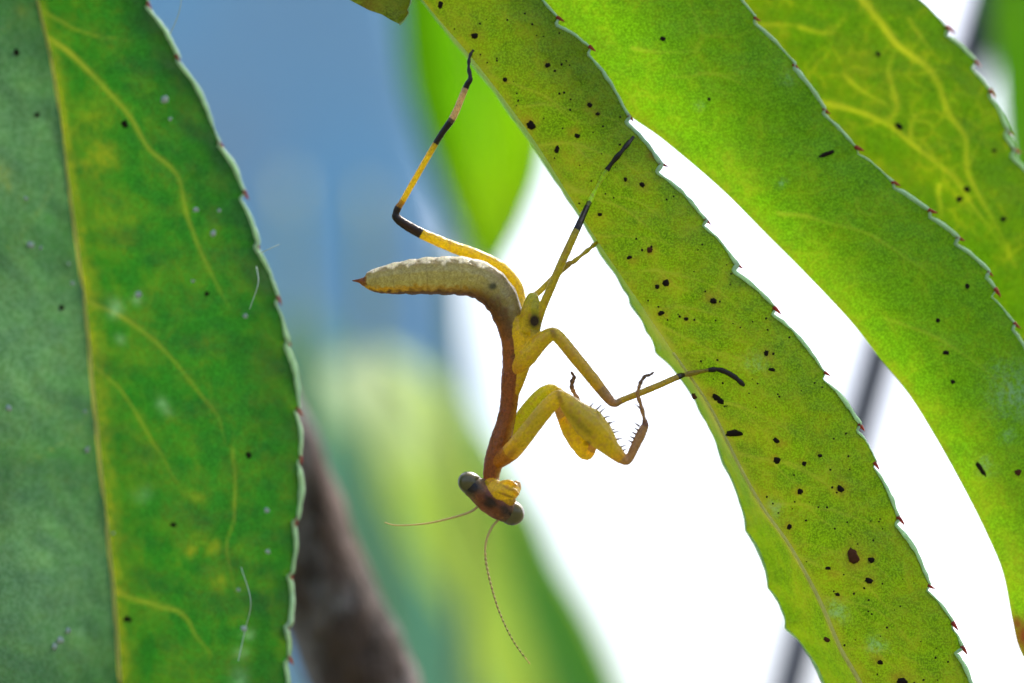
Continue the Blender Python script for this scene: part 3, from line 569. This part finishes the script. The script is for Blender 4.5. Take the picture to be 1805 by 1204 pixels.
# pigment: nearest skeleton sample, then the trunk's markings and a painted upper highlight across its width
SP = np.vstack([c[0] for c in chains]); SR = np.concatenate([c[1] for c in chains]); SC = np.vstack([c[2] for c in chains])
ST = np.vstack([np.gradient(c[0], axis=0) for c in chains]); ST /= np.linalg.norm(ST, axis=1)[:, None]
SI = np.concatenate([np.where(np.full(len(c[0]), c[3] == 'trunk'), np.arange(len(c[0])), -1) for c in chains])
near = np.empty(len(Q), int)
for a in range(0, len(Q), 4000):
    dd = np.linalg.norm(Q[a:a+4000, None] - SP[None], axis=2) / (SR[None] + .05); near[a:a+4000] = dd.argmin(1)
col = SC[near].copy()
tr = SI[near] >= 0; side = np.stack([-ST[near][:, 1], ST[near][:, 0]], 1)        # left of travel = towards the back of the animal
s = ((Q[:, :2] - SP[near][:, :2]) * side).sum(1) / SR[near]; ti = SI[near]
nz = np.array([mnoise.noise(Vector(q * 3.1)) for q in Q]); nz2 = np.array([mnoise.noise(Vector(q * 9.0)) for q in Q])
def blend(mask, c, k): col[mask] = col[mask] * (1 - k[mask, None]) + np.array(c) * k[mask, None]
st = lambda x, a, b: np.clip((x - a) / (b - a), 0, 1)
abd = tr & (ti < 216)
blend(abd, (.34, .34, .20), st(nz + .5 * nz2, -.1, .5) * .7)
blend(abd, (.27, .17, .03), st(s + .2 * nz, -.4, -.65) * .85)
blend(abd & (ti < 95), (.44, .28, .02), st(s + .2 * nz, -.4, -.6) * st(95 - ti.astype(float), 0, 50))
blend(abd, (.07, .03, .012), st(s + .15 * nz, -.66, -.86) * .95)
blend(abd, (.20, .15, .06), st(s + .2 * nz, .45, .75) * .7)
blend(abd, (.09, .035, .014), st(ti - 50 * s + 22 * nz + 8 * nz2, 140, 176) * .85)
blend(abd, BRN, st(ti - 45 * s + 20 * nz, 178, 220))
blend(abd & (ti > 30) & (ti < 132), (.90, .90, .86), st(s + .16 * nz + .12 * np.cos(ti / 14.0 * 2 * math.pi), .66, .86) * .95)  # sky highlight along the upper edge, painted into the colour
blend(tr & (ti < 34) & (ti >= 0), (.20, .07, .02), st(34 - ti.astype(float), 0, 12) * .9)
rings = abd & (np.abs(((ti + 7) % 14) - 7) < 1); blend(rings, (.10, .07, .04), np.clip(.22 + .5 * nz, 0, .4))
tho = tr & (ti >= 196)
blend(tho, (.46, .33, .02), st(s + .25 * nz + .1 * nz2, .3, .8) * .8)
blend(tho, (.09, .03, .012), st(nz + .4 * nz2, .05, .5) * .7)
blend(tho, (.28, .10, .025), st(nz2, 0, .5) * .6)
pxq = Q[:, 0] / PX + 902.5; pyq = -Q[:, 1] / PX + 602
front = Q[:, 2] > -.5
rd = Q - SP[near]; rd /= np.linalg.norm(rd, axis=1)[:, None] + 1e-9
Q = Q + rd * ((.030 * nz + .022 * nz2) * np.where(tr, 1.0, .7) * np.clip(SR[near] / .4, .2, 1))[:, None]
for (x, y, rx, ry, ang, c, k) in [(942, 566, 9, 11, 0, DK, 1), (869, 505, 6, 5, 0, (.04, .05, .05), .9), (832, 858, 13, 11, 35, (.02, .015, .015), 1), (862, 884, 17, 9, 33, (.02, .014, .012), 1), (888, 898, 9, 8, 33, (.03, .025, .03), .9), (905, 910, 13, 3, 40, (.03, .02, .02), .8),
                                  (846, 876, 9, 7, 33, (.16, .06, .03), .8), (876, 900, 8, 6, 33, (.17, .07, .03), .8), (1035, 780, 5, 4, 0, (.05, .04, .01), .7), (893, 872, 14, 2, 20, (.12, .08, .02), .7), (897, 860, 12, 2, 25, (.14, .09, .02), .6), (975, 588, 4, 9, -30, (.14, .09, .03), .6), (986, 700, 4, 12, -20, (.15, .09, .03), .6), (900, 800, 5, 14, 40, (.14, .07, .03), .5), (1020, 745, 30, 5, 45, (.16, .16, .02), .5)]:
    ca, sa = math.cos(R(ang)), math.sin(R(ang)); ex = ((pxq - x) * ca + (pyq - y) * sa) / rx; ey = (-(pxq - x) * sa + (pyq - y) * ca) / ry
    blend(front, c, np.clip(1.6 * np.exp(-(ex ** 2 + ey ** 2) * .9), 0, 1) * k)
nz3 = np.array([mnoise.noise(Vector(q * 22.0)) for q in Q])
col *= (1 + .30 * nz2 + .22 * nz + .30 * nz3)[:, None]
limb = ~tr & (col.max(1) > .2); blend(limb, (.30, .17, .06), st(nz + .6 * nz2, .05, .55) * .55); col = np.clip(col, .004, .9)

m, t, N, L, out = newmat('mantis_cuticle')
vec = N.new('ShaderNodeTexCoord').outputs['Object']; cc = attr(t, 'pigment_highlight', 'Color')
fn = ramp(t, tex_noise(t, 7000, 3, .7, vec), .3, .7); c = mixrgb(t, mul(t, fn, .35), cc, (.0, .0, .0), 'MIX')
p = N.new('ShaderNodeBsdfPrincipled'); L.new(c, p.inputs['Base Color']); p.inputs['Roughness'].default_value = .55; p.inputs['Specular IOR Level'].default_value = .25; p.inputs['Coat Weight'].default_value = .8; p.inputs['Coat Roughness'].default_value = .2
bp = N.new('ShaderNodeBump'); bp.inputs['Strength'].default_value = .4; bp.inputs['Distance'].default_value = .00006; L.new(fn, bp.inputs['Height']); L.new(bp.outputs[0], p.inputs['Normal'])
tl = N.new('ShaderNodeBsdfTranslucent'); L.new(mixrgb(t, 1.0, cc, (1.6, 1.5, .8), 'MULTIPLY'), tl.inputs['Color'])
ms = N.new('ShaderNodeMixShader'); ms.inputs[0].default_value = .5
L.new(p.outputs[0], ms.inputs[1]); L.new(tl.outputs[0], ms.inputs[2]); L.new(ms.outputs[0], out.inputs[0])
mroot = empty('praying_mantis', to_world(mm(906, 640, 0))[0])
tag(mroot, 'brown and olive young praying mantis hanging head down from the speckled leaf', 'mantis')
mesh_obj('body', to_world(Q), FQ, m, mroot, attrs={'pigment_highlight': np.c_[col, np.ones(len(col))]})

# eyes: squashed domes at the two ends of the head
M_EYE = simple('eye', (.20, .20, .11), .18, .6, .6, 2600, .25, (.4, .4, .2), coat=.4)
m2, t, N, L, out = newmat('eye_banded'); vec = N.new('ShaderNodeTexCoord').outputs['Object']
sx = N.new('ShaderNodeSeparateXYZ'); L.new(vec, sx.inputs[0]); band = ramp(t, sx.outputs[2], -.00012, .00012)
nzz = ramp(t, tex_noise(t, 4000, 3, .6, vec), .3, .7); c = mixrgb(t, mul(t, nzz, .5), (.13, .115, .04), (.05, .04, .015))
p = N.new('ShaderNodeBsdfPrincipled'); L.new(c, p.inputs['Base Color']); p.inputs['Roughness'].default_value = .32; p.inputs['Specular IOR Level'].default_value = .3; p.inputs['Coat Weight'].default_value = .7; p.inputs['Coat Roughness'].default_value = .07
tl = N.new('ShaderNodeBsdfTranslucent'); tl.inputs['Color'].default_value = (.17, .15, .04, 1); ms = N.new('ShaderNodeMixShader'); ms.inputs[0].default_value = .3
L.new(p.outputs[0], ms.inputs[1]); L.new(tl.outputs[0], ms.inputs[2]); L.new(ms.outputs[0], out.inputs[0])
def ellipsoid(c, r, ang, n=20):
    V = []; F = []; ca, sa = math.cos(R(ang)), math.sin(R(ang))
    for i in range(n // 2 + 1):
        th = math.pi * i / (n // 2)
        for k in range(n):
            ph = 2 * math.pi * k / n; x, y, z = r[0] * math.cos(th), r[1] * math.sin(th) * math.cos(ph), r[2] * math.sin(th) * math.sin(ph)
            V.append(c + np.array((x * ca - y * sa, -(x * sa + y * ca), z)))
    for i in range(n // 2):
        for k in range(n): F.append((i*n+k, i*n+(k+1) % n, (i+1)*n+(k+1) % n, (i+1)*n+k))
    return np.array(V), F
for (x, y, z, rx, ry, rz, ang) in [(829, 852, .05, 23, 20, 22, 35), (902, 904, .1, 23, 22, 22, 38)]:
    V, F = ellipsoid(mm(x, y, z), np.array((rx, ry, rz)) * PX, ang); mesh_obj('eye', to_world(V), F, m2, mroot)
M_ANT = simple('antenna', (.55, .45, .20), .5, .3, .3, 3000, .4, (.6, .5, .2))
M_ANT2 = simple('antenna_dark', (.10, .12, .03), .6, .2, .2, 3000)
for pts, beads in ([(842, 893, .5), (830, 902, .8), (800, 912, 1.1), (750, 923, 1.3), (700, 926, 1.4), (678, 921, 1.4)], 0), ([(880, 915, .5), (867, 930, .7), (857, 955, .9), (856, 985, 1.1), (864, 1025, 1.3), (880, 1078, 1.4), (905, 1130, 1.5), (934, 1170, 1.5)], 1):
    P = resample(spline([mm(*q) for q in pts], 12), 130); rad = np.linspace(2.3, 1.0, 130) * PX
    if beads: rad = rad * np.where(np.arange(130) > 28, 1 + .45 * np.cos(np.arange(130) * 2 * math.pi / 4), 1)
    V, F = tube(P, rad, 7); an = mesh_obj('antenna', to_world(V), F, M_ANT, mroot)
    if beads:                     # dark rings of the flagellum
        bm = []; bf = []; o_ = 0
        for i in range(36, 122, 4):
            V, F = tube(P[i:i+2], [2.0 * PX, 1.8 * PX], 7); bm.append(V); bf += [tuple(j + o_ for j in f) for f in F]; o_ += len(V)
        mesh_obj('antenna_rings', to_world(np.vstack(bm)), bf, M_ANT2, an)
# spines of the forelegs
M_SPN = simple('spine', (.22, .13, .08), .5, .3, .2, 3000, .3)
def spine_mesh():
    V, F = tube([(0, 0, -.0001), (0, 0, .0002), (.00002, 0, .00045), (.00006, 0, .00065)], [.00008, .00006, .00003, .000008], 6)
    me = bpy.data.meshes.new('spine'); me.from_pydata(V.tolist(), [], F); me.materials.append(M_SPN); return me
SPM = spine_mesh()
for (x, y, dx, dy, k) in [(1046, 727, 14, -13, 1.0), (1053, 731, 10, -9, .9), (1059, 738, 13, -4, 1.0), (1063, 747, 16, -3, 1.1), (1070, 757, 9, 0, .8), (1074, 764, 13, -3, 1.0), (1082, 776, 11, -3, .9), (1090, 790, 9, -4, .8), (1094, 797, 8, -5, .6),
                          (1066, 752, 10, -6, .7), (1131, 722, -8, -7, .8), (1128, 752, -7, -5, .6), (1126, 759, -7, -4, .55), (1122, 766, -7, -4, .5), (1119, 773, -7, -3, .5), (1116, 780, -7, -3, .5), (1036, 722, 12, -14, .7)]:
    sp = bpy.data.objects.new('spine', SPM); link(sp, mroot, to_world(mm(x + .35 * dx, y + .35 * dy, 2.6))[0])
    dw = dx * RIGHT - dy * UP + random.uniform(-2, 3) * -FWD; sp.rotation_mode = 'QUATERNION'; sp.rotation_quaternion = Vector(dw).to_track_quat('Z', 'Y'); sp.scale = (1.1, 1.1, k * 1.25)
